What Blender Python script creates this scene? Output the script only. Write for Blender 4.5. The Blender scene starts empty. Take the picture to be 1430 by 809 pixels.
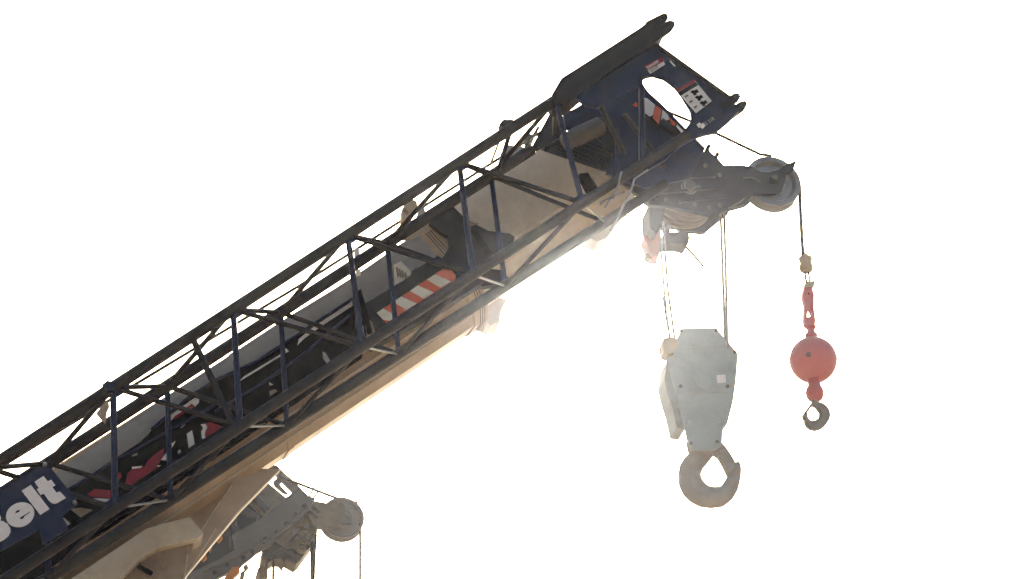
import bpy, bmesh, math, random
from mathutils import Vector, Matrix
from mathutils.geometry import tessellate_polygon
random.seed(4)
scene = bpy.context.scene
C = scene.collection

# ------------------------------------------------------------------ frame
# machine frame: u runs up along the boom, v square to it (upwards), w sideways towards the photographer
TH = math.radians(41.387)
G = 10.75                                   # height of the machine frame's origin above the ground
MW = Matrix(((math.cos(TH), -math.sin(TH), 0), (0, 0, -1), (math.sin(TH), math.cos(TH), 0)))
ORG = Vector((0, 0, G))
R = Matrix(((0.73436617, -0.6471393, 0.20473654), (0.49108291, 0.71479642, 0.49789924), (-0.46855511, -0.26509774, 0.84272136)))
FPX, TX, TY, DD = 3415.73, -3.40876767, -1.86194591, 21.0928
CAMP = R.transposed() @ Vector((-TX, -TY, DD))
ZU = Vector((math.sin(TH), math.cos(TH), 0))     # world up in the machine frame
XU = Vector((math.cos(TH), -math.sin(TH), 0))    # world level, along the boom's plan direction

def W(p): return MW @ Vector(p) + ORG

# ------------------------------------------------------------------ camera
cam = bpy.data.cameras.new('camera'); co = bpy.data.objects.new('camera', cam); C.objects.link(co)
rw = MW @ R.transposed()
co.matrix_world = Matrix.Translation(W(CAMP)) @ rw.to_4x4()
cam.sensor_width = 36; cam.lens = 36 * FPX / 1430; cam.clip_end = 3000; cam.clip_start = .1
scene.camera = co

# ------------------------------------------------------------------ sky, sun, exposure
sd = (MW @ (R.transposed() @ Vector(((766 - 715) / FPX, -(381 - 404.5) / FPX, -1)))).normalized()
EL = math.asin(sd.z); AZ = math.atan2(sd.x, sd.y)
world = bpy.data.worlds.new('World'); scene.world = world; world.use_nodes = True
nt = world.node_tree; nt.nodes.clear()
sky = nt.nodes.new('ShaderNodeTexSky'); sky.sky_type = 'NISHITA'; sky.sun_disc = False
sky.sun_elevation = EL; sky.sun_rotation = AZ
sky.dust_density = 6.0; sky.air_density = 1.3; sky.ozone_density = .6
bg = nt.nodes.new('ShaderNodeBackground'); bg.inputs[1].default_value = .15
ou = nt.nodes.new('ShaderNodeOutputWorld')
nt.links.new(sky.outputs[0], bg.inputs[0]); nt.links.new(bg.outputs[0], ou.inputs[0])
sun = bpy.data.lights.new('sun', 'SUN'); sun.energy = 3.0; sun.angle = math.radians(.5); sun.color = (1, .96, .90)
so = bpy.data.objects.new('sun', sun); C.objects.link(so)
so.rotation_euler = (-sd).to_track_quat('-Z', 'Y').to_euler(); so.location = (0, 0, 40)
scene.view_settings.view_transform = 'Standard'; scene.view_settings.look = 'None'
scene.view_settings.exposure = .55; scene.view_settings.gamma = 1
scene.cycles.volume_bounces = 0

# ------------------------------------------------------------------ helpers
def P(x, y, w=0.0, b=0.0):
    """the point of the plane w = w0 + b*u seen at photo pixel (x, y)"""
    d = R.transposed() @ Vector(((x - 715) / FPX, -(y - 404.5) / FPX, -1))
    s = (w + b * CAMP.x - CAMP.z) / (d.z - b * d.x)
    return CAMP + s * d

def T(x0, y0, s, pts): return [(x0 + x / s, y0 + y / s) for x, y in pts]

class MB:
    def __init__(self): self.bm = bmesh.new()
    def ring(self, c, a, b, r, n, sq=1.0):
        return [self.bm.verts.new(W(c + a * (r * math.cos(2 * math.pi * (k + .5) / n)) + b * (r * sq * math.sin(2 * math.pi * (k + .5) / n)))) for k in range(n)]
    def skin(self, rings, caps=True, closed=False):
        n = len(rings[0])
        prs = list(zip(rings, rings[1:])) + ([(rings[-1], rings[0])] if closed else [])
        for p, q in prs:
            for k in range(n):
                try: self.bm.faces.new((p[k], p[(k + 1) % n], q[(k + 1) % n], q[k]))
                except ValueError: pass
        if caps and not closed:
            self.bm.faces.new(rings[0][::-1]); self.bm.faces.new(rings[-1])
        return self
    def tube(self, pts, r, n=8, closed=False):
        pts = [Vector(p) for p in pts]; rings = []; prev = None
        m = len(pts)
        for i, p in enumerate(pts):
            if closed: d = pts[(i + 1) % m] - pts[i - 1]
            else: d = (pts[min(i + 1, m - 1)] - pts[max(i - 1, 0)])
            d.normalize()
            a = prev if prev else (Vector((0, 0, 1)) if abs(d.z) < .9 else Vector((0, 1, 0)))
            a = (a - d * a.dot(d)).normalized(); prev = a
            rr = r[i] if isinstance(r, (list, tuple)) else r
            rings.append(self.ring(p, a, d.cross(a), rr, n))
        return self.skin(rings, closed=closed)
    def bar(self, p, q, hw, hh, up=Vector((0, 1, 0))):
        p, q = Vector(p), Vector(q); d = (q - p).normalized()
        a = (up - d * up.dot(d)).normalized(); b = d.cross(a); bv = min(hw, hh) * .25
        prof = [(hw, hh - bv), (hw - bv, hh), (-hw + bv, hh), (-hw, hh - bv), (-hw, -hh + bv), (-hw + bv, -hh), (hw - bv, -hh), (hw, -hh + bv)]
        return self.skin([[self.bm.verts.new(W(c + b * x + a * y)) for x, y in prof] for c in (p, q)])
    def lathe(self, c, axis, prof, n=40):
        """prof: (radius, distance along the axis)"""
        c = Vector(c); ax = Vector(axis).normalized()
        a = Vector((1, 0, 0)) if abs(ax.x) < .8 else Vector((0, 1, 0))
        a = (a - ax * a.dot(ax)).normalized(); b = ax.cross(a)
        return self.skin([self.ring(c + ax * h, a, b, max(r, 1e-4), n) for r, h in prof])
    def prism(self, outer, th, holes=(), back=Vector((0, 0, -1)), bev=0.0):
        """outer and holes: machine-frame points of one plane; thickness th along back"""
        loops = [[Vector(p) for p in l] for l in [outer] + list(holes)]
        tri = tessellate_polygon([[p for p in l] for l in loops])
        flat = [p for l in loops for p in l]; off = back * th
        f = [self.bm.verts.new(W(p)) for p in flat]; g = [self.bm.verts.new(W(p + off)) for p in flat]
        for t in tri:
            try:
                self.bm.faces.new([f[i] for i in t]); self.bm.faces.new([g[i] for i in reversed(t)])
            except ValueError: pass
        k = 0
        for l in loops:
            m = len(l)
            for i in range(m):
                j = (i + 1) % m
                try: self.bm.faces.new((f[k + i], f[k + j], g[k + j], g[k + i]))
                except ValueError: pass
            k += m
        return self
    def px(self, pts, w, th, holes=(), b=0.0):
        return self.prism([P(x, y, w, b) for x, y in pts], th, [[P(x, y, w, b) for x, y in h] for h in holes])
    def loft(self, prof, u0, u1, open_ends=False):
        """prof: (w, v) section swept along u"""
        rings = [[self.bm.verts.new(W((u, v, w))) for w, v in prof] for u in (u0, u1)]
        return self.skin(rings, caps=not open_ends)
    def build(self, name, mt, parent=None, smooth=None, label=None, cat=None, group=None, kind=None):
        bm = self.bm
        bmesh.ops.recalc_face_normals(bm, faces=bm.faces)
        base = parent_base(parent) if parent else lowest(bm)
        bmesh.ops.translate(bm, verts=bm.verts, vec=-base)
        me = bpy.data.meshes.new(name); bm.to_mesh(me); bm.free()
        me.materials.append(mt)
        o = bpy.data.objects.new(name, me); C.objects.link(o)
        if smooth:
            me.shade_smooth(); me.set_sharp_from_angle(angle=math.radians(smooth))
        if parent: o.parent = parent; BASE[o.name] = base
        else: o.location = base; BASE[o.name] = base
        tag(o, label, cat, group, kind)
        return o

BASE = {}
def parent_base(p): return BASE[p.name]
def lowest(bm):
    v = min(bm.verts, key=lambda q: q.co.z); return v.co.copy()
def tag(o, label=None, cat=None, group=None, kind=None):
    if label: o['label'] = label
    if cat: o['category'] = cat
    if group: o['group'] = group
    if kind: o['kind'] = kind
def thing(name, label, cat, at, group=None):
    o = bpy.data.objects.new(name, None); C.objects.link(o); o.empty_display_size = .2
    o.location = W(at); BASE[o.name] = W(at); tag(o, label, cat, group); return o

# ------------------------------------------------------------------ materials
def mat(name, col, rough=.5, metal=0., var=.25, dirt=None, dirt_amt=.5, scale=3., bump=.15, coat=0., spec=.5, dscale=1.6):
    m = bpy.data.materials.new(name); m.use_nodes = True; n = m.node_tree; b = n.nodes['Principled BSDF']
    b.inputs['Metallic'].default_value = metal; b.inputs['Coat Weight'].default_value = coat
    b.inputs['Specular IOR Level'].default_value = spec
    tc = n.nodes.new('ShaderNodeTexCoord')
    n1 = n.nodes.new('ShaderNodeTexNoise'); n1.inputs['Scale'].default_value = scale; n1.inputs['Detail'].default_value = 8
    n1.inputs['Roughness'].default_value = .65
    n.links.new(tc.outputs['Object'], n1.inputs['Vector'])
    r1 = n.nodes.new('ShaderNodeMapRange'); r1.inputs[1].default_value = .3; r1.inputs[2].default_value = .7
    r1.inputs[3].default_value = 1 - var; r1.inputs[4].default_value = 1 + var
    n.links.new(n1.outputs[0], r1.inputs[0])
    mx = n.nodes.new('ShaderNodeMix'); mx.data_type = 'RGBA'; mx.blend_type = 'MULTIPLY'; mx.inputs[0].default_value = 1
    mx.inputs[6].default_value = (*col, 1); n.links.new(r1.outputs[0], mx.inputs[7])
    out = mx.outputs[2]
    if dirt:
        n2 = n.nodes.new('ShaderNodeTexNoise'); n2.inputs['Scale'].default_value = dscale; n2.inputs['Detail'].default_value = 10; n2.inputs['Roughness'].default_value = .75
        n.links.new(tc.outputs['Object'], n2.inputs['Vector'])
        r2 = n.nodes.new('ShaderNodeMapRange'); r2.inputs[1].default_value = .5; r2.inputs[2].default_value = .72; r2.inputs[4].default_value = dirt_amt
        n.links.new(n2.outputs[0], r2.inputs[0])
        m2 = n.nodes.new('ShaderNodeMix'); m2.data_type = 'RGBA'; m2.inputs[7].default_value = (*dirt, 1)
        n.links.new(r2.outputs[0], m2.inputs[0]); n.links.new(out, m2.inputs[6]); out = m2.outputs[2]
    n.links.new(out, b.inputs['Base Color'])
    r3 = n.nodes.new('ShaderNodeMapRange'); r3.inputs[3].default_value = max(.05, rough - .12); r3.inputs[4].default_value = min(1, rough + .15)
    n.links.new(n1.outputs[0], r3.inputs[0]); n.links.new(r3.outputs[0], b.inputs['Roughness'])
    if bump:
        n3 = n.nodes.new('ShaderNodeTexNoise'); n3.inputs['Scale'].default_value = scale * 9; n3.inputs['Detail'].default_value = 4
        n.links.new(tc.outputs['Object'], n3.inputs['Vector'])
        bp = n.nodes.new('ShaderNodeBump'); bp.inputs['Strength'].default_value = bump; bp.inputs['Distance'].default_value = .01
        n.links.new(n3.outputs[0], bp.inputs['Height']); n.links.new(bp.outputs[0], b.inputs['Normal'])
    return m

NAVY = mat('navy_paint', (.013, .020, .049), .46, spec=.22, dirt=(.05, .04, .035), dirt_amt=.45)
NAVYD = mat('navy_paint_shaded', (.013, .013, .018), .6, spec=.3, dirt=(.03, .022, .018), dirt_amt=.5)  # same navy paint, with shade and brown ground bounce put into its colour
GREY = mat('grey_boom_paint', (.27, .255, .24), .45, var=.1, dirt=(.2, .18, .15), dirt_amt=.35)
TAN = mat('tan_boom_paint', (.37, .275, .185), .45, var=.12, dirt=(.27, .2, .13), dirt_amt=.45)
TANL = mat('pale_tan_paint', (.50, .425, .325), .32, var=.12, dirt=(.3, .24, .17), dirt_amt=.4)
GLOSS = mat('glossy_pale_tan', (.66, .59, .49), .16, var=.1, coat=.6, bump=.05)
BROWN = mat('brown_recess_paint', (.20, .14, .09), .6, var=.2)
BLACK = mat('black_band_paint', (.007, .007, .009), .75, var=.3, spec=.12)
WHITE = mat('white_marking', (.62, .60, .58), .5, var=.06, bump=.05)
SIGNW = mat('white_lettering', (.66, .62, .60), .5, var=.05, bump=.03)
RED = mat('red_marking', (.22, .006, .01), .4, var=.15, bump=.05)
ORANGE = mat('red_reflective', (.55, .105, .05), .4, var=.1, bump=.05)
CREAM = mat('cream_reflective', (.66, .60, .50), .4, var=.08, bump=.05)
ROPEL = mat('glare_washed_rope', (.26, .225, .20), .5, var=.3, scale=30)  # rope steel lightened in colour for the glare wash around the hook block
STEEL = mat('worn_steel', (.22, .215, .21), .35, metal=.6, var=.2, dirt=(.16, .11, .07), dirt_amt=.7)
DSTEEL = mat('greasy_steel', (.05, .046, .042), .4, metal=.5, var=.3, dirt=(.1, .065, .04), dirt_amt=.6)
ROPE = mat('wire_rope_steel', (.05, .042, .036), .5, metal=.4, var=.3, scale=30)
BLOCK = mat('pale_grey_block_paint', (.345, .38, .37), .5, var=.1, dirt=(.2, .17, .14), dirt_amt=.4, dscale=4)
HOOKD = mat('dark_forged_steel', (.17, .15, .135), .55, var=.25)
HOOKM = mat('forged_hook_steel', (.30, .275, .25), .6, metal=.0, var=.25, dirt=(.40, .27, .19), dirt_amt=.6, dscale=7)
BALLR = mat('red_ball_paint', (.55, .085, .085), .42, var=.18, dirt=(.22, .05, .05), dirt_amt=.5, dscale=6, coat=.1)
REDD = mat('dull_dark_red', (.16, .03, .03), .5, var=.2)
TANW = mat('tan_weight_paint', (.40, .31, .2), .5, var=.15)
PINK = mat('faded_red_paint', (.42, .16, .13), .5, var=.15)
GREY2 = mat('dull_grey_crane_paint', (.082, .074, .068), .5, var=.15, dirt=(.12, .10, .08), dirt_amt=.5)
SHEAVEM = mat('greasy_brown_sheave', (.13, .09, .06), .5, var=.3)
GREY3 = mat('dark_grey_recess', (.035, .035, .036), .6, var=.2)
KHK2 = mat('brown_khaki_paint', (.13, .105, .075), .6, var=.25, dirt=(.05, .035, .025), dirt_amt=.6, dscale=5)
KHAKI = mat('mottled_khaki', (.22, .17, .12), .6, var=.25, dirt=(.1, .07, .05), dirt_amt=.6, dscale=5)
ORNG = mat('orange_paint', (.38, .13, .02), .5, var=.2)
GROUND = mat('gravel_ground', (.34, .28, .21), .9, var=.25, dirt=(.22, .18, .13), dirt_amt=.6, scale=.8, bump=.4, dscale=.15)

# ------------------------------------------------------------------ setting
bm = bmesh.new()
vs = [bm.verts.new((x, y, 0)) for x, y in ((-900, -900), (900, -900), (900, 900), (-900, 900))]
bm.faces.new(vs)
me = bpy.data.meshes.new('ground'); bm.to_mesh(me); bm.free(); me.materials.append(GROUND)
o = bpy.data.objects.new('ground', me); C.objects.link(o); tag(o, 'gravel yard floor below the cranes', kind='structure')

# ================================================================== LATTICE JIB
NW, NB = -.067, .01675          # near side plane of the tapering jib
FW, FB = -.791, -.01675         # far side plane
def fitline(px, w, b):
    pts = [P(x, y, w, b) for x, y in px]; n = len(pts)
    mu = sum(p.x for p in pts) / n; mv = sum(p.y for p in pts) / n
    k = sum((p.x - mu) * (p.y - mv) for p in pts) / sum((p.x - mu) ** 2 for p in pts)
    return [p.x for p in pts], (lambda u: Vector((u, mv + k * (u - mu), w + b * u)))
ua, LA = fitline([(157, 540), (327, 434), (486, 329), (640, 226), (776, 140)], NW, NB)
uc, LC = fitline([(157, 705), (332, 592), (502, 480), (657, 380), (810, 280)], NW, NB)
ub, LB = fitline([(67, 646), (233, 539), (393, 438), (542, 342), (684, 244)], FW, FB)
ud, LD = fitline([(237, 697), (402, 596), (557, 495), (705, 399)], FW, FB)
LC0 = LC
LC = lambda u: LC0(u) + Vector((0, -.038, 0))
ua = [ua[0] - 1.33] + ua; uc = [uc[0] - 1.37] + uc; ub = ub + [ub[-1] + 1.33]
ud = [ud[0] - 1.33] + ud + [ud[-1] + 1.36]
jib = thing('lattice_jib', 'dark navy lattice jib stowed along the side of the tan boom', 'lattice jib', LC(-1.9))
ue = P(905, 222, 0).x
MB().tube([LA(-1.9), LA(ua[5] + .06)], .057, 14).build('top_chord', NAVYD, jib, 40)
MB().tube([LC(-1.9), LC(ue + .5)], .052, 14).build('bottom_chord', NAVYD, jib, 40)
MB().tube([LB(-1.9), LB(P(742, 209, FW, FB).x)], .060, 14).build('top_chord', NAVYD, jib, 40)
MB().tube([LD(-1.9), LD(ue + .55)], .056, 14).build('bottom_chord', NAVYD, jib, 40)
def brace(p, q, r=.025, m=None, g=.0):
    p, q = Vector(p), Vector(q); d = (q - p).normalized()
    MB().tube([p + d * g, q - d * g], r, 10).build('brace', m or NAVY, jib, 50)
for n in range(6):
    brace(LA(ua[n]), LC(uc[n]), .029, g=.03)
    if n < 5:
        brace(LA(ua[n]), LC(uc[n + 1]), .024, NAVYD, g=.03)
    brace(LA(ua[n]), LB(ub[n]) if n < 5 else LB(ua[5] + .3), .023, NAVYD, g=.03)
    if n < 5: brace(LB(ub[n]), LA(ua[n + 1]), .025, NAVYD, g=.03)
for n in range(5):
    brace(LB(ub[n]), LD(ud[n]), .026, g=.03)
    brace(LB(ub[n]), LD(ud[n + 1]), .023, NAVYD, g=.03)
for n in range(6):
    if n < len(ud): brace(LC(uc[n]), LD(ud[n]), .011, STEEL if n else NAVY, g=.04)
    if n < 5: brace(LD(ud[n]), LC(uc[n + 1]), .023, NAVYD, g=.03)
# extra brace in the third bay, thicker and in the shaded navy
brace(LA(P(271, 474, NW, NB).x), LC(uc[2] - .05), .032, NAVYD)
brace(LA(P(714, 180, NW, NB).x), LB(P(694, 238, FW, FB).x), .024)
# heavy box end of the upper chord and its housing
top = [(771, 131), (784, 109), (800, 99), (850, 67), (892, 40), (912, 26), (921, 33), (929, 42), (927, 50), (912, 62), (870, 88), (820, 121), (797, 141), (776, 143)]
MB().px(top, .10, .26).build('chord_end_housing', NAVYD, jib)
pl_out = [(776, 141), (778, 125), (800, 102), (870, 82), (913, 61), (1017, 136), (1024, 141), (1032, 155), (1018, 170), (1000, 185), (985, 188), (969, 193), (950, 204), (928, 224), (900, 240), (893, 232), (893, 121), (870, 130), (850, 141), (835, 150), (821, 149), (806, 138), (793, 138)]
hole = [(898, 112), (905, 107), (913, 106), (927, 110), (934, 115), (943, 122), (952, 134), (960, 147), (965, 156), (966, 164), (964, 172), (958, 180), (950, 188), (940, 182), (925, 165), (912, 150), (898, 134)]
hole = [(898, 110), (905, 107), (913, 106), (927, 110), (934, 115), (943, 122), (952, 134), (960, 147), (965, 156), (966, 164), (963, 172), (957, 180), (948, 190), (934, 203), (915, 215), (898, 224)]
MB().px(pl_out, .045, .035, [hole]).build('end_plate', NAVY, jib, label='navy end plate with large teardrop hole, near side')
MB().px([(913, 61), (916, 59), (1020, 134), (1017, 137)], .075, .15).build('end_plate_flange', NAVYD, jib)
far = [(787, 160), (850, 126), (893, 110), (905, 128), (925, 146), (950, 172), (985, 207), (962, 250), (900, 262), (865, 250), (846, 242), (862, 200), (850, 165), (838, 163), (800, 186), (790, 178)]
MB().px(far, -.86, .03).build('end_plate', NAVY, jib)
# striped bracing arm behind the hole
st = T(880, 70, 6.742, [(110, 430), (150, 440), (250, 520), (320, 560), (440, 690), (520, 770), (480, 800), (400, 770), (270, 700), (190, 640), (115, 590)])
MB().px(st, -.80, .05).build('striped_arm', NAVYD, jib)
o1 = T(880, 70, 6.742, [(112, 445), (160, 455), (235, 515), (215, 610), (185, 625), (118, 575)])
MB().px(o1, -.79, .006).build('white_marking', WHITE, jib)
MB().px(T(880, 70, 6.742, [(235, 520), (300, 555), (270, 695), (215, 640)]), -.786, .006).build('orange_marking', ORANGE, jib)
MB().px(T(880, 70, 6.742, [(305, 560), (360, 615), (370, 650), (345, 660), (310, 640), (290, 660)]), -.786, .006).build('white_marking', WHITE, jib)
MB().px(T(880, 70, 6.742, [(370, 630), (430, 690), (425, 715), (390, 700)]), -.784, .006).build('orange_marking', ORANGE, jib)
MB().px(T(880, 70, 6.742, [(440, 700), (500, 760), (490, 785), (435, 720)]), -.786, .006).build('white_marking', WHITE, jib)
MB().px(T(880, 70, 6.742, [(25, 515), (60, 490), (70, 525), (55, 535)]), -.79, .006).build('orange_marking', ORANGE, jib)
# lugs
def lug(pts, w, hole_c):
    cx, cy = hole_c
    mx_, my_ = sum(p[0] for p in pts) / len(pts), sum(p[1] for p in pts) / len(pts)
    pts = [(mx_ + (x - mx_) * 1.18, my_ + (y - my_) * 1.18) for x, y in pts]
    h = [(cx + 1.9 * math.cos(a), cy + 1.5 * math.sin(a)) for a in [k * math.pi / 6 for k in range(12)]]
    MB().px(pts, w, .035, [h]).build('pin_lug', NAVYD, jib)
lug([(905, 30), (925, 20), (930, 20), (932, 25), (928, 30), (916, 38)], .07, (925, 26))
lug([(914, 40), (934, 30), (940, 31), (941, 36), (937, 42), (920, 54)], -.04, (934, 38))
lug([(1010, 142), (1024, 132), (1030, 131), (1033, 135), (1030, 140), (1016, 150)], .07, (1026, 137))
lug([(1014, 156), (1032, 144), (1039, 142), (1042, 146), (1038, 153), (1020, 166)], -.04, (1036, 148))
MB().px([(143, 537), (150, 531), (160, 536), (160, 545), (150, 546)], .02, .10).build('clamp_lug', NAVY, jib)
MB().px([(698, 172), (703, 167), (716, 167), (722, 171), (718, 178), (702, 178)], .02, .10).build('clamp_lug', NAVYD, jib)
# stowing strap and guides
MB().bar(P(700, 190, -.3), P(686, 227, -.3), .028, .012).build('strap', TANW, jib)
MB().px(T(0, 480, 4.005, [(540, 385), (580, 335), (605, 315), (612, 350), (600, 375), (590, 440), (565, 415)]), -.45, .04).build('guide_shoe', TANW, jib)
# end-bay tubes
brace(P(862, 180, -.8), P(862, 246, -.8), .02)
brace(P(830, 132, -.1), P(872, 215, -.7), .026, NAVYD)
brace(P(872, 160, -.3), P(930, 235, -.7), .024, NAVYD)
brace(P(897, 120, .06), P(899, 224, .06), .02)
MB().lathe(P(786, 200, -.85), P(856, 168, -.85) - P(786, 200, -.85), [(.02, 0), (.085, .02), (.1, .2), (.1, .48), (.07, .5)], 24).build('roller_tube', GREY2, jib, 40)
# name board
SB = lambda pts: T(0, 640, 6.225, pts)
board = [(392, 48), (455, 100), (560, 232), (612, 296), (655, 345), (682, 392), (665, 412), (600, 450), (540, 505), (600, 615), (372, 745), (350, 640), (340, 622), (0, 805), (-700, 1180), (-700, 715), (0, 280)]
MB().px(SB(board), .075, .02).build('name_board', NAVY, jib, label='navy board with white lettering')
t_ = [(300, 205), (378, 155), (415, 200), (445, 187), (482, 235), (455, 250), (490, 298), (522, 290), (573, 345), (500, 388), (475, 396), (448, 388), (425, 368), (380, 306), (352, 320), (320, 270), (338, 258)]
l_ = [(188, 283), (268, 232), (430, 440), (350, 493)]
e_ = [(175 + 122 * math.cos(a) - 18 * math.sin(a), 491 + 108 * math.sin(a)) for a in [k * math.pi / 18 for k in range(36)]]
eh = [[(130, 482), (140, 460), (158, 448), (176, 450), (168, 466)], [(170, 527), (176, 514), (200, 500), (262, 462), (266, 468), (212, 505), (205, 522), (188, 530)]]
B_ = [(-160, 590), (-20, 485), (0, 497), (9, 520), (4, 543), (30, 548), (66, 572), (90, 610), (92, 640), (75, 675), (40, 705), (0, 728), (-70, 770)]
for l, h in ((t_, ()), (l_, ()), (e_, eh), (B_, ())):
    MB().px(SB(l), .081, .005, [SB(q) for q in h]).build('letter', SIGNW, jib)
for c in ((390, 55), (648, 383)):
    q = P(*SB([c])[0], .08); MB().lathe(q, (0, 0, 1), [(.02, -.01), (.02, .004), (.012, .014)], 14).build('bolt', STEEL, jib, 40)
# warning stickers on the end plate
def text(body, x, y, size, w, m, parent, name='lettering', U=Vector((1, 0, 0)), V=Vector((0, 1, 0)), bold=.0):
    cu = bpy.data.curves.new('t', 'FONT'); cu.body = body; cu.size = size; cu.extrude = .001; cu.offset = bold; cu.resolution_u = 2
    ob = bpy.data.objects.new('t', cu); C.objects.link(ob)
    me = bpy.data.meshes.new_from_object(ob.evaluated_get(bpy.context.evaluated_depsgraph_get()))
    bpy.data.objects.remove(ob)
    o0 = P(x, y, w); N = U.cross(V); base = parent_base(parent)
    for v in me.vertices: v.co = W(o0 + U * v.co.x + V * v.co.y + N * v.co.z) - base
    me.name = name; me.materials.clear(); me.materials.append(m)
    o = bpy.data.objects.new(name, me); C.objects.link(o); o.parent = parent; BASE[o.name] = base
    return o
st1 = MB().px([(901, 92), (924, 80), (929, 90), (908, 103)], .052, .006).build('danger_sticker', WHITE, jib)
MB().px([(901, 92), (924, 80), (927, 85.5), (904.5, 97.5)], .055, .003).build('sticker_header', RED, st1)
text('DANGER', 905.0, 96.4, .04, .057, WHITE, st1, bold=.001)
for k, s in enumerate(('STAND CLEAR', 'OF BOOM TIP')): text(s, 907.3 + k * 1.4, 99.0 + k * 2.2, .018, .054, BLACK, st1)
st2 = MB().px([(944, 126), (969, 111), (994, 141), (972, 158)], .052, .006).build('warning_sticker', WHITE, jib, label='tall white warning sticker with dark pictures')
MB().px([(944, 126), (969, 111), (971, 114), (946, 129)], .055, .003).build('sticker_header', RED, st2)
MB().px([(946.3, 129.3), (971.3, 114.3), (975, 118.8), (950, 134)], .055, .003).build('sticker_header', NAVYD, st2)
for k in range(3):
    x, y = 964 + k * 6.2, 128.5 + k * 7.6
    MB().px([(x, y), (x + 4, y - 3), (x + 5, y - 1.5), (x + 9, y - 4), (x + 12, y), (x + 8, y + 2), (x + 9, y + 4), (x + 5, y + 5), (x + 4, y + 2.5)], .055, .003).build('pictogram', BLACK, st2)
    MB().px([(x - 8, y + 6), (x - 4, y + 3.4), (x - 2.4, y + 5.4), (x - 6.3, y + 8.2)], .055, .003).build('pictogram', KHAKI, st2)
MB().px([(935, 85.5), (936.5, 84.6), (943.5, 92.2), (942, 93)], .052, .005).build('white_mark', WHITE, jib)
q = [(973, 174), (977, 171), (979, 173.5), (982, 171.5), (985.5, 175.5), (981, 180), (978.5, 177.5), (976, 178.5)]
MB().px(q, .052, .005, [[(977, 175), (979, 174.6), (980, 176.2), (978, 176.6)]]).build('emblem', WHITE, jib)
text('LS 218', 984, 176.5, .055, .052, GREY, jib)
for k in range(1, 6):
    for L_, uu in ((LA, ua), (LC, uc)):
        c = L_(uu[k]); sg = -1 if L_ is LA else 1
        MB().prism([c + Vector((-.11, sg * .03, .012)), c + Vector((.11, sg * .03, .012)), c + Vector((.045, sg * .09, .012)), c + Vector((-.045, sg * .09, .012))], .024).build('node_gusset', NAVY, jib)
# cables and hoses clipped to the jib's end
for pts in ([(838, 283), (850, 277), (862, 272), (872, 268)], [(852, 322), (868, 293), (882, 264), (886, 250), (905, 237)], [(845, 290), (856, 272), (862, 262), (868, 240)], [(838, 286), (846, 279), (858, 276)]):
    MB().tube([P(x, y, .09) for x, y in pts], .010, 6).build('cable', STEEL, jib, 60)

# ================================================================== MAIN BOOM
boom = thing('crane_boom', 'long tan and grey telescopic crane boom with dark head at its tip', 'crane boom', (-2.6, .05, -1.75))
def section(s, dv=0.0):
    pr = [(-1.2, 1.04), (-1.2, .42), (-1.27, .24), (-1.42, .10), (-1.6, .045), (-1.85, .08), (-2.1, .22), (-2.25, .32), (-2.3, .42), (-2.3, 1.04)]
    return [(-1.75 + (w + 1.75) * s, .56 + (v - .56) * s + dv) for w, v in pr]
ucol = P(690, 440, -1.9).x
MB().loft(section(1), -2.6, ucol - .35).build('base_section', TAN, boom)
MB().loft([(-1.22, 1.12), (-1.22, .46), (-1.3, .32), (-1.45, .2), (-1.6, .165), (-1.93, .21), (-2.1, .28), (-2.2, .42), (-2.2, 1.12)], ucol - .36, 6.98).build('inner_section', TANL, boom)
MB().loft(section(1.035), ucol - .42, ucol - .24).build('section_collar', TAN, boom)
MB().loft(section(1.02), 2.2, 2.27).build('section_collar', TAN, boom)
for k, u in enumerate((-1.1, .25, 1.4, 2.6, 3.3)):
    MB().loft(section(1.004), u, u + .012).build('plate_joint', TAN, boom)
for u in [ucol - .33 + .03 * i for i in range(3)]:
    MB().loft(section(1.042), u - .02, u - .012).build('collar_edge', DSTEEL, boom)
# seams running along the underside
for w, v in ((-1.262, .225), (-1.425, .087)):
    MB().tube([(-2.6, v, w), (ucol - .43, v, w)], .009, 6).build('weld_seam', TANL, boom)
# grey flank panel and black band of the side
gp = [(-60, 757), (78, 661), (225, 559), (393, 448), (490, 389), (560, 340), (604, 313), (628, 330), (632, 346), (618, 358), (560, 400), (512, 440), (490, 440), (360, 520), (240, 600), (100, 700), (-60, 800)]
MB().px(gp, -1.185, .02).build('side_panel', GREY, boom, label='grey painted flank of the boom')
band = [(-60, 775), (60, 705), (95, 682), (125, 664), (160, 641), (195, 618), (207, 607), (217, 594), (240, 574), (262, 557), (300, 533), (360, 503), (430, 458), (490, 419), (498, 414), (504, 432), (512, 468), (505, 500), (330, 620), (150, 740), (-60, 870)]
MB().px(band, -1.17, .02).build('painted_band', BLACK, boom, label='black painted band with red and white marks')
for pts in ([(212, 600), (262, 556), (300, 532), (360, 504), (492, 418)], [(-60, 779), (100, 682), (160, 645), (240, 600), (300, 566)], [(300, 575), (360, 540), (420, 498), (490, 440)]):
    MB().tube([P(x, y, -1.15) for x, y in pts], .016, 8).build('side_pipe', NAVY, boom, 50)
def decal(pts, m, w=-1.166, name='painted_patch'):
    MB().px(pts, w, .006).build(name, m, boom)
c3 = lambda p: T(200, 400, 4.005, p)
decal(c3([(540, 530), (560, 506), (760, 385), (795, 345), (815, 362), (640, 470)]), WHITE)
decal(c3([(862, 330), (870, 295), (930, 243), (1170, 82), (1172, 108), (1000, 220), (900, 292)]), WHITE)
c2 = lambda p: T(220, 540, 6.742, p)
decal(c2([(110, 300), (120, 270), (160, 240), (215, 200), (340, 110), (395, 100), (390, 150), (350, 190), (330, 165), (240, 215), (220, 250), (150, 300), (120, 325)]), WHITE)
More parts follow.
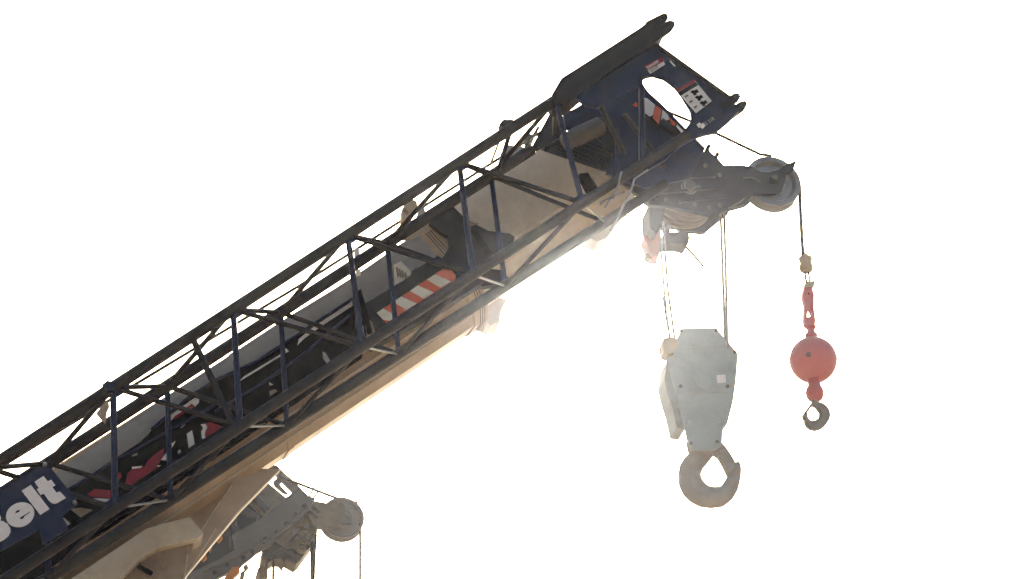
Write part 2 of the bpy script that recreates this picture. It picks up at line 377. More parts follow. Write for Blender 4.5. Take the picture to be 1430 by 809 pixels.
decal(c2([(140, 308), (160, 280), (230, 235), (320, 160), (350, 182), (320, 205), (190, 290)]), RED, -1.16)
decal(c2([(275, 445), (325, 410), (362, 600), (300, 625)]), WHITE)
decal(c2([(405, 355), (450, 350), (468, 385), (448, 430), (445, 470), (500, 490), (450, 515), (415, 485), (412, 420), (430, 390)]), WHITE)
decal(c2([(455, 345), (500, 335), (600, 370), (612, 410), (560, 445), (480, 490), (448, 472), (452, 420), (470, 380)]), RED, -1.163)
decal(c2([(610, 380), (635, 378), (632, 405), (615, 410)]), WHITE)
decal(c2([(120, 545), (172, 510), (120, 605)]), WHITE)
decal(c2([(190, 605), (212, 588), (238, 655), (195, 655)]), GREY)
decal(c2([(215, 385), (260, 345), (262, 360), (225, 392)]), GREY)
c1 = lambda p: T(110, 600, 6.74, p)
decal(c1([(440, 490), (460, 410), (520, 360), (620, 350), (650, 290), (720, 230), (805, 170), (800, 240), (770, 290), (740, 340), (820, 360), (700, 450), (540, 520), (440, 520)]), RED, -1.163)
decal(c1([(500, 350), (600, 343), (580, 360), (500, 370)]), WHITE, -1.158)
decal(c1([(735, 337), (820, 338), (820, 356), (750, 354)]), WHITE, -1.158)
decal(c1([(775, 285), (825, 215), (825, 290)]), WHITE, -1.158)
decal(c1([(498, 243), (550, 218), (550, 238), (500, 253)]), GREY)
decal(c1([(350, 430), (390, 398), (405, 440), (370, 490), (350, 490)]), RED)
decal(c1([(380, 600), (400, 580), (480, 575), (440, 610)]), RED)
decal(c1([(80, 605), (150, 560), (300, 570), (300, 650), (110, 628)]), RED)
decal(c1([(30, 652), (50, 632), (110, 645), (305, 655), (305, 690), (120, 685)]), WHITE)
decal(T(0, 640, 6.225, [(610, 440), (700, 430), (830, 455), (740, 540), (670, 490)]), KHAKI)  # these khaki and grey patches stand in for gaps onto the tan behind
decal(T(0, 640, 6.225, [(530, 510), (560, 520), (650, 600), (600, 620)]), GREY)
decal(c3([(705, 585), (735, 575), (768, 598), (750, 625), (712, 636)]), KHAKI)
decal(c3([(703, 535), (728, 550), (708, 555)]), GREY)
decal(c3([(1003, 365), (1020, 372), (1045, 415), (1030, 435), (1005, 400)]), GREY)
# navy support beam that carries the striped hazard panel
c5 = lambda p: T(480, 300, 4.495, p)
MB().px(c5([(82, 590), (130, 560), (420, 385), (430, 352), (520, 300), (590, 258), (700, 330), (860, 330), (880, 420), (560, 620), (180, 830), (110, 760), (80, 700)]), -1.06, .11).build('support_beam', NAVYD, boom)
MB().px(c5([(88, 480), (108, 465), (135, 560), (180, 740), (150, 750), (110, 600)]), -1.02, .05).build('support_post', BLACK, boom)
MB().px(c5([(140, 770), (165, 660), (180, 680), (200, 745), (185, 790)]), -1.04, .006).build('painted_patch', KHAKI, boom)
MB().px(c5([(108, 705), (122, 700), (130, 770), (118, 780)]), -1.015, .006).build('painted_patch', WHITE, boom)
hz = MB().px(c5([(208, 615), (620, 342), (680, 352), (705, 385), (700, 405), (270, 678)]), -1.05, .008).build('hazard_panel', ORANGE, boom, label='red and white striped hazard panel')
tl = lambda x: (x, 615 - (x - 208) * .6626); bl = lambda x: (x, 678 - (x - 270) * .6465)
MB().px(c5([(208, 615), tl(248), bl(334), bl(290), (247, 658)]), -1.046, .004).build('stripe', CREAM, hz)
for a, b in ((312, 395), (416, 503), (522, 610)):
    MB().px(c5([tl(a), tl(a + 50), bl(b + 62), bl(b)]), -1.046, .004).build('stripe', CREAM, hz)
# dark collar plate at the end of the base section
c6 = lambda p: T(400, 260, 4.005, p)
MB().px(c6([(800, 200), (822, 178), (930, 112), (1000, 180), (1060, 215), (1130, 250), (1250, 265), (1278, 285), (1272, 305), (1200, 380), (1120, 460), (1200, 470), (1240, 510), (1230, 545), (1100, 560), (1000, 540), (800, 470), (880, 392), (915, 335), (905, 275), (860, 250)]), -1.10, .07).build('collar_plate', NAVYD, boom)
MB().px(c6([(1005, 195), (1080, 210), (1030, 222)]), -1.09, .01).build('painted_patch', BROWN, boom)
MB().px(c6([(1030, 250), (1060, 240), (1150, 370), (1120, 390)]), -1.09, .02).build('collar_rib', BLACK, boom)
MB().px(c6([(600, 440), (640, 420), (690, 470), (698, 490), (650, 530), (605, 560)]), -1.18, .006).build('sticker', CREAM, boom)
for k in range(4):
    MB().px(c6([(612 + 16 * k, 455 + 10 * k), (620 + 16 * k, 450 + 10 * k), (632 + 14 * k, 500 + 4 * k), (622 + 14 * k, 515 + 4 * k)]), -1.176, .004).build('sticker_mark', KHAKI, boom)
MB().px(c6([(380, 350), (408, 345), (410, 395), (384, 405)]), -1.0, .02).build('reflector', WHITE, boom)
MB().px(c6([(388, 470), (415, 462), (415, 500), (390, 505)]), -1.18, .01).build('reflector', CREAM, boom)
MB().px(c6([(640, 295), (760, 235), (800, 200), (830, 215), (800, 250), (700, 300)]), -1.175, .03).build('slide_pad', TAN, boom)
# rope guides on the boom's top
MB().px(c6([(645, 130), (660, 100), (700, 72), (730, 85), (735, 125), (700, 170), (690, 190), (665, 180), (645, 185)]), -1.5, .12, [c6([(655, 140), (662, 122), (688, 148), (676, 165)])]).build('rope_guide', TANW, boom)
MB().px(c6([(735, 145), (770, 120), (780, 150), (760, 175), (730, 170)]), -1.5, .06).build('rope_guide', GREY, boom)
MB().px(T(600, 130, 4.005, [(400, 330), (440, 290), (520, 300), (560, 330), (470, 360), (400, 420)]), -1.45, .06).build('rope_guide', GREY, boom)
MB().lathe(P(738, 196, -1.5), (0, 0, 1), [(.05, -.05), (.05, .05)], 20).build('rope_roller', DSTEEL, boom, 40)
MB().tube([P(733, 209, -1.4), P(738, 196, -1.4), P(746, 188, -1.4), P(752, 178, -1.4)], .018, 8).build('roller_bracket', DSTEEL, boom, 50)
MB().px(c6([(1080, 700)] and [(1060, 660), (1110, 710), (1135, 775), (1200, 730), (1210, 660), (1260, 590), (1200, 560)]) and T(640, 360, 7.36, [(150, 560), (240, 635), (300, 655), (325, 700), (360, 680), (430, 655), (440, 540), (500, 430), (350, 400)]), -1.75, .25).build('collar_foot', TANL, boom)
c7 = lambda p: T(700, 200, 4.005, p)
MB().px(c7([(480, 530), (540, 550), (590, 530), (650, 450), (720, 370), (560, 440)]), -1.6, .2).build('tip_foot', TANL, boom)
MB().px(c7([(435, 170), (485, 165), (555, 270), (500, 290)]), -1.12, .08).build('slide_pad', BLACK, boom)
# lift cylinder bracket and base gusset at the bottom of the photo
gus = [(387, 659), (327, 672), (284, 745), (262, 762), (240, 812), (200, 900), (225, 900), (262, 802), (330, 715)]
MB().px([(327, 668), (392, 655), (335, 712), (262, 802), (215, 880), (228, 812), (242, 765), (284, 742)], -1.45, .018).build('foot_gusset', TAN, boom, label='tan gusset below the boom')
MB().tube([P(*p, -1.44) for p in ((324, 678), (300, 712), (279, 745), (262, 768), (258, 803), (256, 830))], .006, 6).build('gusset_edge_glint', TANL, boom)  # pale thin tubes stand in for the sunlit glints on the gusset edges
MB().tube([P(*p, -1.44) for p in ((302, 738), (285, 765), (262, 800), (245, 830))], .005, 6).build('gusset_edge_glint', TANL, boom)
cyl = MB().px([(205, 738), (265, 722), (284, 745), (277, 751), (220, 765), (193, 782), (165, 812), (60, 880), (20, 860), (120, 795)], -1.20, .5).build('cylinder_bracket', TANL, boom)
MB().px([(193, 782), (220, 765), (277, 751), (262, 768), (258, 800), (250, 830), (120, 850), (150, 822)], -1.30, .35).build('bracket_web', BROWN, boom)
MB().lathe(P(228, 789, -1.30), (0, 0, 1), [(.055, -.02), (.055, .015), (.035, .015), (.03, .03)], 24).build('bracket_boss', BROWN, boom, 40)
MB().bar(P(193, 790, -1.28), P(212, 802, -1.28), .02, .02).build('bracket_rib', BLACK, boom)
MB().px([(-60, 830), (150, 700), (240, 640), (330, 585), (390, 545), (430, 522), (400, 566), (335, 612), (237, 676), (160, 727), (60, 800), (-60, 885)], -1.14, .03).build('dark_underside_sheet', BLACK, boom)  # black sheet added to darken the strip below the band
MB().px([(110, 850), (190, 745), (322, 655), (392, 655), (335, 714), (262, 802), (228, 868)], -1.62, .06).build('foot_plate', TAN, boom)
# ---- boom head
hd = [(772, 150), (757, 178), (742, 206), (762, 212), (815, 230), (856, 244), (880, 262), (905, 286), (935, 288), (990, 300), (1017, 294), (1017, 290), (1035, 280), (1041, 275), (1036, 231), (1012, 232), (1004, 224), (1000, 218), (995, 218), (990, 216), (992, 210), (987, 208), (984, 214), (976, 208), (962, 197), (945, 180), (925, 160), (900, 150), (850, 150), (810, 172), (795, 188), (785, 178), (785, 160)]
MB().px(hd, -1.22, .05).build('head_plate', NAVYD, boom, label='dark side plate of the boom head, near side')
hd2 = [(850, 200), (900, 200), (960, 215), (1010, 250), (1036, 250), (1041, 284), (1018, 290), (1017, 298), (1004, 308), (984, 325), (959, 323), (949, 322), (946, 319), (938, 317), (934, 319), (936, 322), (928, 322), (920, 315), (911, 324), (906, 310), (907, 290), (905, 282)]
MB().px(hd2, -1.95, .05).build('head_plate', NAVYD, boom)
for k, w in enumerate((-1.36, -1.52, -1.68, -1.84)):
    c = P(962 - k * 3, 262 + k * 6, w)
    MB().lathe(c, (0, 0, 1), [(.05, -.05), (.29, -.05), (.335, -.045), (.335, -.03), (.28, -.012), (.28, .012), (.335, .03), (.335, .045), (.29, .05), (.2, .03), (.08, .03), (.08, .055), (.05, .055)], 48).build('head_sheave', SHEAVEM, boom, 35)
MB().px([(906, 286), (930, 288), (925, 312), (916, 326), (908, 318)], -1.4, .3).build('head_bracket', NAVYD, boom)
MB().px([(1000, 219), (988, 209), (985, 214), (976, 207), (962, 197), (956, 204), (985, 235), (1010, 240), (1012, 232)], -1.45, .3).build('head_cap', NAVYD, boom)
MB().px([(960, 196), (964, 194), (980, 206), (976, 210)], -1.3, .02).build('reflector', WHITE, boom)
for x0, y0, x1, y1 in ((925, 270, 1005, 262), (930, 250, 1000, 246), (915, 278, 960, 225), (950, 282, 1015, 275)):
    MB().bar(P(x0, y0, -1.2), P(x1, y1, -1.2), .012, .018, Vector((0, 0, 1))).build('plate_rib', NAVYD, boom)
for x, y in ((915, 276), (930, 280), (950, 283), (970, 287), (990, 291), (1005, 288), (1005, 245), (985, 232), (968, 216), (950, 204), (975, 262)):
    MB().lathe(P(x, y, -1.22), (0, 0, 1), [(.022, 0), (.022, .014), (.012, .02)], 6).build('bolt', DSTEEL, boom)
MB().lathe(P(962, 262, -1.22), (0, 0, 1), [(.085, 0), (.085, .02), (.06, .03), (.055, .05), (.03, .05)], 28).build('pin_cap', DSTEEL, boom, 40)
for k in range(3):
    MB().tube([P(905 + 3 * k, 287, -1.25), P(925 + 2 * k, 262 - 3 * k, -1.15), P(955, 238 - 4 * k, -1.15), P(978, 216 - k, -1.2)], .011, 6).build('hose', BLACK, boom, 60)
# auxiliary tip sheave on its arm
sc = P(1077, 258, -1.6)
sh = MB().lathe(sc, (0, 0, 1), [(a * 1.18, b * 1.5) for a, b in [(.04, -.05), (.1, -.05), (.12, -.02), (.19, -.02), (.215, -.05), (.262, -.05), (.262, -.035), (.235, -.01), (.235, .01), (.262, .035), (.262, .05), (.215, .05), (.19, .02), (.12, .02), (.1, .05), (.04, .05)]], 56).build('tip_sheave', STEEL, boom, 35, label='large worn steel sheave at the outer tip')
arm = [(1005, 231), (1036, 231), (1050, 233), (1062, 240), (1074, 241), (1088, 237), (1100, 229), (1113, 224), (1110, 231), (1108, 238), (1098, 243), (1096, 255), (1092, 265), (1084, 271), (1066, 272), (1052, 272), (1041, 285), (1017, 292), (1000, 292)]
MB().px(arm, -1.50, .03).build('tip_arm', NAVYD, boom)
MB().px([(x - 2, y + 6) for x, y in arm[:4]] + [(1078, 252), (1088, 262), (1078, 274), (1052, 278), (1041, 288), (1010, 296)], -1.72, .03).build('tip_arm', NAVYD, boom)
MB().lathe(sc, (0, 0, 1), [(.03, -.18), (.03, .15)], 20).build('sheave_pin', DSTEEL, boom, 40)
MB().lathe(sc + Vector((0, 0, .1)), (0, 0, 1), [(.062, 0), (.062, .03), (.05, .04), (.034, .04), (.034, .02)], 24).build('pin_collar', NAVYD, boom, 40)
MB().tube([P(x, y, -1.49) for x, y in ((985, 251), (1020, 249), (1050, 248), (1062, 254))], .01, 6).build('arm_rib', DSTEEL, boom, 50)
MB().tube([P(x, y, -1.49) for x, y in ((980, 264), (1000, 263), (1022, 262))], .01, 6).build('arm_rib', DSTEEL, boom, 50)
for x, y in ((988, 208), (1000, 219)):
    MB().lathe(P(x, y, -1.5), (0, 0, 1), [(.022, -.1), (.022, .06)], 12).build('pin_head', DSTEEL, boom, 40)

# ================================================================== ROPES
def rope(name, pts, r, label, cat='wire rope', group=None, m=None, w=None):
    q = [P(p[0], p[1], p[2]) for p in pts]
    return MB().tube(q, r, 8).build(name, m or ROPE, None, 60, label, cat, group)
rope('hoist_rope', [(-60, 690, -1.75), (192, 535, -1.75), (415, 401, -1.75), (682, 231, -1.75), (860, 118, -1.7), (900, 143, -1.62), (968, 171, -1.62), (1062, 216, -1.6), (1077, 217.5, -1.6)], .0165, 'thin hoist rope running along the top of the boom and over the outer sheave')
rg = 'rope falls between the boom head and the grey hook block'
rope('hoist_rope', [(921, 318, -1.5), (927, 400, -1.5), (935, 470, -1.5)], .011, 'outer rope fall on the left side of the grey hook block', group=rg, m=ROPEL)
rope('hoist_rope', [(926, 310, -1.4), (932, 400, -1.4), (942, 472, -1.4)], .012, 'inner rope fall on the left side of the grey hook block', group=rg, m=ROPEL)
rope('hoist_rope', [(1006, 290, -1.5), (1010, 400, -1.5), (1012.5, 484, -1.5)], .014, 'inner rope fall on the right side of the grey hook block', group=rg, m=ROPEL)
rope('hoist_rope', [(1011, 285, -1.4), (1014, 400, -1.4), (1016, 486, -1.4)], .014, 'outer rope fall on the right side of the grey hook block', group=rg, m=ROPEL)
rope('trip_line', [(912, 350, -1.7), (924, 402, -1.7), (933, 462, -1.7)], .009, 'very thin line hanging down from the reddish switch weight')
rope('hoist_rope', [(1116.5, 258, -1.6), (1118, 300, -1.6), (1121.5, 358, -1.6)], .019, 'single rope dropping from the outer sheave to the red ball')
rope('steel_rod', [(955, 342, -1.5), (969, 357, -1.5), (983, 373, -1.5)], .014, 'short bare rod sticking out below the lamp box', 'rod')
# chain of the trip switch
ch = thing('trip_chain', 'fine dangling chain beside the single rope above the red ball', 'chain', P(1115, 388, -1.6))
for k in range(26):
    a = P(1107.5 + 7 * k / 25, 288 + k * 4, -1.6); ax = ZU
    s = Vector((0, 0, 1)) if k % 2 else XU
    MB().tube([a + s * (.008 * math.cos(t)) + ax * (.014 * math.sin(t)) for t in [j * math.pi / 4 for j in range(8)]], .0055, 5, closed=True).build('chain_link', DSTEEL, ch)

# ================================================================== SWITCH WEIGHT AND LAMP BOX
sw = thing('switch_weight', 'faded reddish switch weight hanging under the left of the boom head', 'weight', P(908, 360, -1.6))
MB().px(T(890, 290, 10.1, [(215, 150), (300, 150), (305, 330), (345, 420), (350, 500), (340, 590), (300, 690), (215, 690), (170, 620), (135, 500), (100, 440), (110, 390), (205, 350)]), -1.55, .16).build('weight_body', PINK, sw)
MB().px(T(890, 290, 10.1, [(120, 660), (160, 635), (215, 640), (215, 715), (180, 730), (130, 700)]), -1.6, .08).build('weight_foot', TANW, sw)
lb = thing('lamp_box', 'small dark box slung under the middle of the boom head', 'box', P(945, 342, -1.5))
MB().px(T(890, 290, 10.1, [(385, 345), (560, 350), (700, 345), (730, 380), (738, 430), (725, 500), (700, 530), (560, 500), (410, 495), (390, 430)]), -1.5, .18).build('box_body', DSTEEL, lb)
MB().px(T(890, 290, 10.1, [(385, 345), (400, 270), (440, 250), (450, 300), (430, 345)]), -1.55, .05).build('hanger', DSTEEL, lb)
MB().px(T(890, 290, 10.1, [(590, 345), (600, 300), (690, 310), (690, 345)]), -1.55, .05).build('hanger', DSTEEL, lb)

# ================================================================== HOOK BLOCK
hb = thing('hook_block', 'large pale grey hook block hanging on four rope falls', 'hook block', P(990, 708, -1.6))
plate = [(952, 461), (999, 460), (1017, 480), (1030, 496), (1029, 512), (1024, 545), (1020, 568), (1009, 598), (1008, 622), (996, 628), (966, 628), (960, 612), (957, 598), (948, 566), (936, 520), (931, 500), (933, 488), (945, 474)]
MB().px(plate, -1.42, .035).build('cheek_plate', BLOCK, hb)
MB().px([(x + .5, y - 2) for x, y in plate], -1.76, .035).build('cheek_plate', BLOCK, hb)
MB().px([(1013, 482), (1030, 497), (1030, 505), (1028, 530), (1024, 560), (1019, 580), (1016, 592), (1009, 597), (1000, 590), (1004, 520)], -1.5, .26).build('side_weight', BLOCK, hb)
MB().px([(931, 505), (928, 530), (931, 545), (939, 570), (945, 597), (957, 599), (950, 570), (938, 535)], -1.5, .26).build('side_weight', BLOCK, hb)
for w in (-1.5, -1.64):
    MB().lathe(P(981, 520, -1.4) + Vector((0, 0, w + 1.4)), (0, 0, 1), [(.04, -.05), (.25, -.05), (.25, -.035), (.215, 0), (.25, .035), (.25, .05), (.04, .05)], 40).build('block_sheave', STEEL, hb, 35)
MB().lathe(P(982, 531, -1.42), (0, 0, 1), [(.05, 0), (.05, .015), (.035, .025)], 24).build('pin_cap', BLOCK, hb, 40)
MB().px([(1001, 524), (1013, 523), (1014, 534), (1002, 535)], -1.415, .005).build('white_sticker', WHITE, hb)
MB().px([(940, 565), (1021, 562), (1020, 566), (942, 569)], -1.413, .006).build('cheek_seam', BLOCK, hb)
for pts in ([(950, 484), (1014, 482)], [(945, 549), (1021, 546)]):
    MB().bar(P(*pts[0], -1.41), P(*pts[1], -1.41), .006, .012).build('cheek_rib', BLOCK, hb)
MB().lathe(P(982, 531, -1.40), (0, 0, 1), [(.1, 0), (.1, .01), (.085, .016)], 28).build('pin_plate', BLOCK, hb, 40)
for x, y in ((950, 540), (1016, 540), (1000, 462), (951, 463), (937, 489), (1026, 492), (965, 620), (1001, 618)):
    MB().lathe(P(x, y, -1.42), (0, 0, 1), [(.02, 0), (.02, .014), (.012, .02)], 6).build('bolt', HOOKD, hb)
for x, y in ((958, 470), (995, 469), (1020, 500), (942, 500), (963, 590), (1003, 588)):
    MB().lathe(P(x, y, -1.42), (0, 0, 1), [(.016, 0), (.016, .012), (.008, .016)], 8).build('bolt', BLOCK, hb)
MB().lathe(P(981, 632, -1.6), ZU, [(.05, -.05), (.12, -.02), (.15, .02), (.16, .10), (.13, .14)], 32).build('swivel_nut', HOOKM, hb, 40)
def hook(parent, cx, outer, inner, w, th, m):
    """forged hook: a round-edged plate section, thickest in its middle"""
    mb = MB(); n = len(outer)
    rings = []
    for (ox, oy), (ix, iy) in zip(outer, inner):
        a, b = P(ox, oy, w), P(ix, iy, w); c = (a + b) / 2; d = (a - b) / 2; r = d.length; d.normalize()
        z = Vector((0, 0, 1)); t = min(th, r * 1.3)
        rings.append([mb.bm.verts.new(W(c + d * (r * math.cos(t_)) + z * (t * math.sin(t_)))) for t_ in [k * math.pi / 8 for k in range(16)]])
    mb.skin(rings); return mb.build('hook', m, parent, 60)
hook(hb, None,
     [(960, 604), (959, 622), (963, 632), (955, 640), (949, 650), (946.5, 664), (948, 678), (954, 691), (964, 701), (978, 708), (994, 710), (1010, 708), (1023, 698), (1031, 684), (1034.5, 668), (1035, 655), (1033, 646.5)],
     [(1008, 604), (1007, 620), (1000, 633), (994, 640), (988, 648), (982, 655), (979, 662), (980, 669), (984, 675), (990, 679), (997, 680.5), (1004, 680), (1008, 677), (1012, 671), (1016, 665), (1019, 660), (1024, 648)],
     -1.6, .075, HOOKM)
MB().px([(1000, 623), (1009, 619), (1014, 624), (1022, 636), (1028, 647), (1026, 660), (1018, 661), (1012, 648), (1005, 636), (999, 632)], -1.55, .09, [[(1006, 630), (1009, 626), (1011, 628), (1008, 632)]]).build('safety_latch', HOOKM, hb)
lw = thing('rope_anchor', 'tan rope anchor weight at the upper left corner of the hook block', 'anchor', P(933, 496, -1.5))
MB().px(T(900, 440, 5.78, [(155, 190), (200, 175), (250, 180), (270, 215), (262, 250), (240, 300), (190, 320), (160, 300), (145, 240)]), -1.36, .14).build('anchor_body', TANW, lw)

# ================================================================== BALL AND HOOK
hbx = thing('hook_ball', 'red overhaul ball with small steel hook on the single rope', 'hook ball', P(1140, 598, -1.6))
def ax(px, py): return P(px, py, -1.6)
def on(px, py, prof, name, m, n=28, sm=50): return MB().lathe(ax(px, py), ZU, [(a * 1.2, b * 1.1) for a, b in prof], n).build(name, m, hbx, sm)
on(1126, 378, [(.03, -.02), (.055, 0), (.062, .02), (.062, .05), (.052, .055), (.052, .11), (.06, .12), (.06, .14), (.03, .16), (.015, .19)], 'rope_socket', TANW)
MB().tube([ax(1123.5, 376), ax(1125, 388), ax(1127, 398)], .012, 8).build('socket_link', DSTEEL, hbx, 60)
MB().tube([ax(1129, 376), ax(1130, 388), ax(1130, 398)], .012, 8).build('socket_link', DSTEEL, hbx, 60)
MB().px([(1124, 396), (1129, 393), (1138, 392), (1137, 400), (1132, 402), (1125, 402)], -1.57, .06).build('swivel_cap', TANW, hbx)
MB().px([(1123, 402), (1133, 400), (1137, 410), (1137, 428), (1132, 431), (1125, 427), (1121, 412)], -1.565, .07, [[(1128, 408), (1130, 407), (1131, 412), (1129, 413)]]).build('swivel_body', BALLR, hbx)
MB().px([(1124, 424), (1136, 424), (1139, 448), (1138, 455), (1131, 458), (1124, 453), (1123, 446)], -1.57, .06, [[(1128, 434), (1131, 432), (1133, 436), (1134, 442), (1127, 443)]]).build('clevis', BALLR, hbx)
on(1133, 470, [(.055, -.03), (.055, .02), (.035, .04), (.03, .08), (.045, .09), (.045, .11)], 'ball_neck', BALLR)
bc = P(1135.5, 503, -1.6)
MB().lathe(bc, ZU, [(.246 * math.sin(t), -.246 * math.cos(t)) for t in [math.pi * (.06 + .88 * k / 30) for k in range(31)]], 56).build('ball', BALLR, hbx, 50)
MB().lathe(bc, ZU, [(.246, -.012), (.2495, -.006), (.2495, .006), (.246, .012)], 56).build('ball_seam', BALLR, hbx, 50)
q = (R.transposed() @ Vector((-.3, .25, .92))).normalized()
MB().lathe(bc + q * .232, q, [(.03, 0), (.03, .022), (.02, .024)], 16).build('plug', REDD, hbx, 40)
on(1138, 552, [(.03, -.06), (.06, -.045), (.075, -.01), (.08, .03), (.07, .07), (.055, .09), (.055, .17)], 'hook_housing', BALLR)
ring_o = [(1135, 556), (1141, 556), (1142, 561), (1149, 562.5), (1155, 567), (1159, 573), (1160, 580), (1158, 587), (1153, 594), (1147, 598), (1140, 600), (1133, 598.5), (1127, 594.5), (1124, 588), (1125, 584), (1122.5, 578), (1125, 573), (1131, 566), (1134, 562)]
ring_i = [(1135, 566), (1131, 569.5), (1127.5, 576), (1128, 581), (1130, 585), (1134, 587.5), (1138, 587), (1142.5, 584), (1145, 580), (1145, 575.5), (1142, 571), (1138.5, 567)]
MB().px(ring_o, -1.575, .045, [ring_i]).build('hook', HOOKD, hbx)
MB().px([(x + (1140 - x) * .06, y + (580 - y) * .06) for x, y in ring_o[3:14]] + [(1127, 586), (1130, 587), (1135, 590), (1141, 589.5), (1146, 585.5), (1148, 580), (1147.5, 575), (1144, 570)], -1.565, .065).build('hook_web', HOOKD, hbx)
MB().px([(1131, 565), (1134, 567), (1127.5, 576.5), (1126, 584), (1123.5, 582), (1122.5, 577)], -1.56, .075).build('safety_latch', HOOKD, hbx)

# ================================================================== SECOND CRANE, PARKED BEHIND
WB = -9.0
kb = lambda p: T(200, 607, 4.005, p)
GREYW = mat('worn_grey_sheave', (.15, .14, .13), .5, var=.2)
far_ = thing('second_crane', 'dull grey boom head of a second crane parked behind, below the tan boom', 'crane head', P(420, 800, WB))
G1 = [(685, 258), (718, 222), (748, 230), (742, 250), (726, 262), (736, 285), (780, 322), (812, 332), (762, 278), (776, 262), (832, 318), (826, 334), (798, 352)]
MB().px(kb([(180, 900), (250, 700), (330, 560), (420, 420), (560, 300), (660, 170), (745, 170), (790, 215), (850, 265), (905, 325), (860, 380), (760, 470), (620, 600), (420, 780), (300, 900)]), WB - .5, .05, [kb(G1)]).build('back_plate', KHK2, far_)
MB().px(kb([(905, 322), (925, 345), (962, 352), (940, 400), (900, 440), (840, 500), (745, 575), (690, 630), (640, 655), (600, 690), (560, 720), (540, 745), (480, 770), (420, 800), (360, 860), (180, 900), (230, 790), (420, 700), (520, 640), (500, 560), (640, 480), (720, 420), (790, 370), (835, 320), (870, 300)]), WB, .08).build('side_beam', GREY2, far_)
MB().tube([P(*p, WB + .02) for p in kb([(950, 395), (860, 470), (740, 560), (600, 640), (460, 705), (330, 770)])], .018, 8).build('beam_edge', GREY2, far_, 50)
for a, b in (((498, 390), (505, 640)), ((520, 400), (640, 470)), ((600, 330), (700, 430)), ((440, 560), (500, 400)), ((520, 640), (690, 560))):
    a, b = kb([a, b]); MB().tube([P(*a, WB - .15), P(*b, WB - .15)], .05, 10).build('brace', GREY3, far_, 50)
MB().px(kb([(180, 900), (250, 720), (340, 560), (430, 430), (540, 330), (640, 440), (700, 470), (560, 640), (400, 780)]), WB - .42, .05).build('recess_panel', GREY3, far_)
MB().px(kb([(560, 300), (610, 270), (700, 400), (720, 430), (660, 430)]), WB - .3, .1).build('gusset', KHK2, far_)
MB().px(kb([(820, 480), (880, 420), (930, 380), (985, 440), (972, 560), (945, 612), (880, 700), (855, 722), (815, 700), (795, 690), (792, 718), (770, 690), (735, 688), (700, 715), (695, 740), (697, 800), (650, 805), (655, 780), (640, 752), (650, 738), (680, 738), (682, 715), (664, 700), (668, 640), (740, 590)]), WB - .3, .3).build('sheave_housing', KHK2, far_)
for x, y, r in ((900, 570, .1), (880, 475, .11), (945, 440, .09), (690, 600, .05), (880, 640, .08)):
    MB().lathe(P(*kb([(x, y)])[0], WB - .27), (0, 0, 1), [(r, 0), (r, .05), (r * .6, .07), (r * .55, .04), (r * .2, .04), (r * .2, .1)], 24).build('housing_boss', KHK2, far_, 40)
MB().px(kb([(925, 350), (960, 372), (1035, 385), (1085, 355), (1130, 400), (1140, 470), (1100, 505), (1010, 525), (965, 520), (930, 450)]), WB - .1, .06).build('tip_arm', KHK2, far_)
c = P(*kb([(1110, 477)])[0], WB - .25)
MB().lathe(c, (0, 0, 1), [(.05, -.07), (.25, -.06), (.285, -.08), (.285, -.05), (.25, 0), (.285, .05), (.285, .08), (.25, .07), (.23, .045), (.12, .045), (.10, .07), (.17, .02), (.06, .02), (.06, .08), (.04, .09)], 40).build('tip_sheave', GREYW, far_, 35)
MB().px(kb([(1170, 385), (1182, 370), (1200, 372), (1203, 425), (1185, 425)]), WB - .2, .06).build('rope_keeper', GREY2, far_)
MB().px(kb([(1040, 465), (1108, 430), (1165, 465), (1165, 495), (1050, 505)]), WB - .1, .04).build('arm_cover', GREY2, far_)
for pts in ([(395, 535), (430, 540), (446, 580), (425, 602), (390, 565)], [(310, 680), (345, 640), (356, 690), (340, 706)], [(500, 742), (535, 738), (540, 770), (480, 830), (430, 830)], [(365, 625), (385, 630), (375, 655)]):
    MB().px(kb(pts), WB + .05, .06).build('orange_bracket', ORNG, far_)
for x, y in ((560, 690), (610, 655), (668, 605), (685, 585), (745, 550), (800, 500), (850, 450), (900, 400), (470, 730), (400, 775)):
    MB().lathe(P(*kb([(x, y)])[0], WB + .0), (0, 0, 1), [(.03, 0), (.03, .02), (.015, .03)], 8).build('bolt', GREY3, far_)
MB().lathe(P(*kb([(685, 600)])[0], WB), (0, 0, 1), [(.09, 0), (.09, .02), (.06, .03), (.055, .01), (.02, .01)], 24).build('pin_boss', GREY2, far_, 40)
for pts in ([(880, 380), (900, 420), (940, 440), (975, 470)], [(905, 395), (940, 395), (985, 440)], [(820, 600), (860, 560), (930, 600), (950, 560)], [(670, 650), (700, 690), (780, 640), (840, 680)], [(440, 420), (520, 520), (560, 620)]):
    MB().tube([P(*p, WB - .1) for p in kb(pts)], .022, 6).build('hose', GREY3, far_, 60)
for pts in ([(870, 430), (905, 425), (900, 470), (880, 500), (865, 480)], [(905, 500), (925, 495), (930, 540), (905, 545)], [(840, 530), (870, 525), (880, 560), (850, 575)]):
    MB().px(kb(pts), WB - .22, .05).build('housing_plate', GREYW, far_)
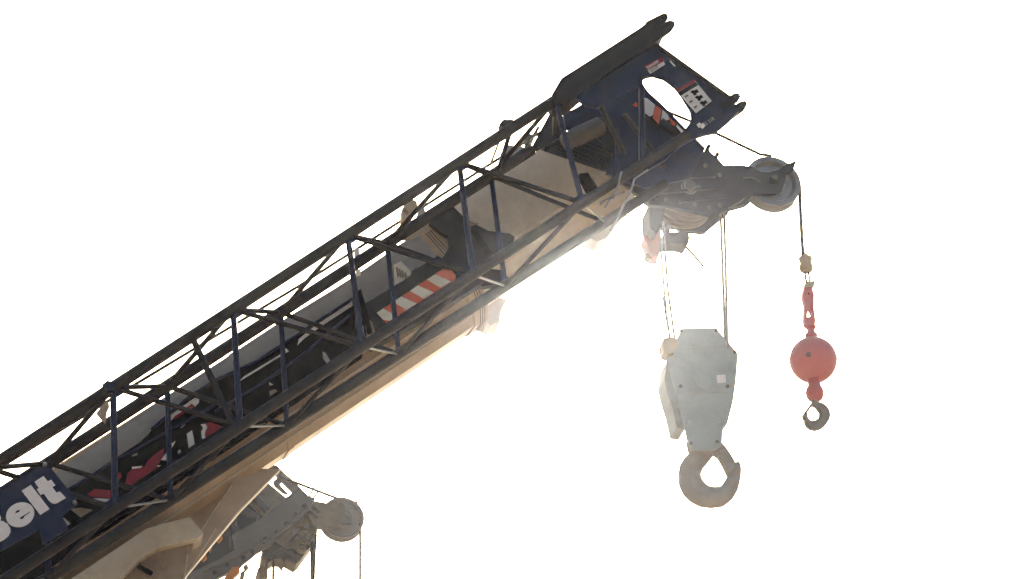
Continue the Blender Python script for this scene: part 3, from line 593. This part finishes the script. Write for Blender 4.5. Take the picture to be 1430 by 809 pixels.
MB().px(kb([(670, 640), (740, 600), (800, 640), (870, 640), (945, 612), (880, 700), (855, 722), (815, 700), (795, 690), (792, 718), (770, 690), (735, 688), (700, 715)]), WB - .27, .03).build('guard_plate', GREY3, far_)
for a, b in (((925, 352), (955, 297)), ((955, 352), (980, 318))):
    a, b = kb([a, b]); MB().tube([P(*a, WB - .1), P(*b, WB - .1)], .012, 6).build('rope_keeper', GREY2, far_)
MB().px(kb([(540, 800), (545, 770), (570, 755), (560, 735), (580, 720), (590, 745), (570, 765), (560, 830), (530, 830)]), WB - .1, .06).build('hose_bundle', KHK2, far_)
rg = 'ropes of the crane parked behind'
def frope(pts, r, label):
    MB().tube([P(x, y, WB - .2) for x, y in kb(pts)], r, 6).build('hoist_rope', ROPE, None, 60, label, 'wire rope', rg)
frope([(760, 230), (835, 262), (955, 308), (1080, 355), (1110, 366)], .019, 'slanting rope running to the small grey sheave behind')
frope([(728, 690), (727, 760), (726, 900)], .017, 'leftmost vertical rope under the second crane head')
frope([(944, 600), (945, 700), (946, 900)], .028, 'thicker vertical rope below the khaki housing of the second crane')
frope([(966, 560), (958, 680), (950, 900)], .018, 'rope just right of the thicker one below the khaki housing')
frope([(1213, 500), (1213, 700), (1213, 900)], .017, 'single thin rope dropping from the small grey sheave')

# ================================================================== HAZE
HB = 60
bm = bmesh.new(); bmesh.ops.create_cube(bm, size=1)
bmesh.ops.scale(bm, vec=(2 * 950, 2 * 950, 26), verts=bm.verts); bmesh.ops.translate(bm, vec=(0, 0, 12), verts=bm.verts)
me = bpy.data.meshes.new('haze'); bm.to_mesh(me); bm.free()
hm = bpy.data.materials.new('haze_air'); hm.use_nodes = True; n = hm.node_tree; n.nodes.clear()
pv = n.nodes.new('ShaderNodeVolumePrincipled'); mo = n.nodes.new('ShaderNodeOutputMaterial')
pv.inputs['Color'].default_value = (.95, .95, .95, 1); pv.inputs['Density'].default_value = .00022; pv.inputs['Anisotropy'].default_value = .945  # forward-scattering haze added to give the lens glare around the sun
n.links.new(pv.outputs[0], mo.inputs['Volume']); me.materials.append(hm)
o = bpy.data.objects.new('haze', me); C.objects.link(o); tag(o, 'thin haze added around the cranes for the sun glare veil', kind='stuff')
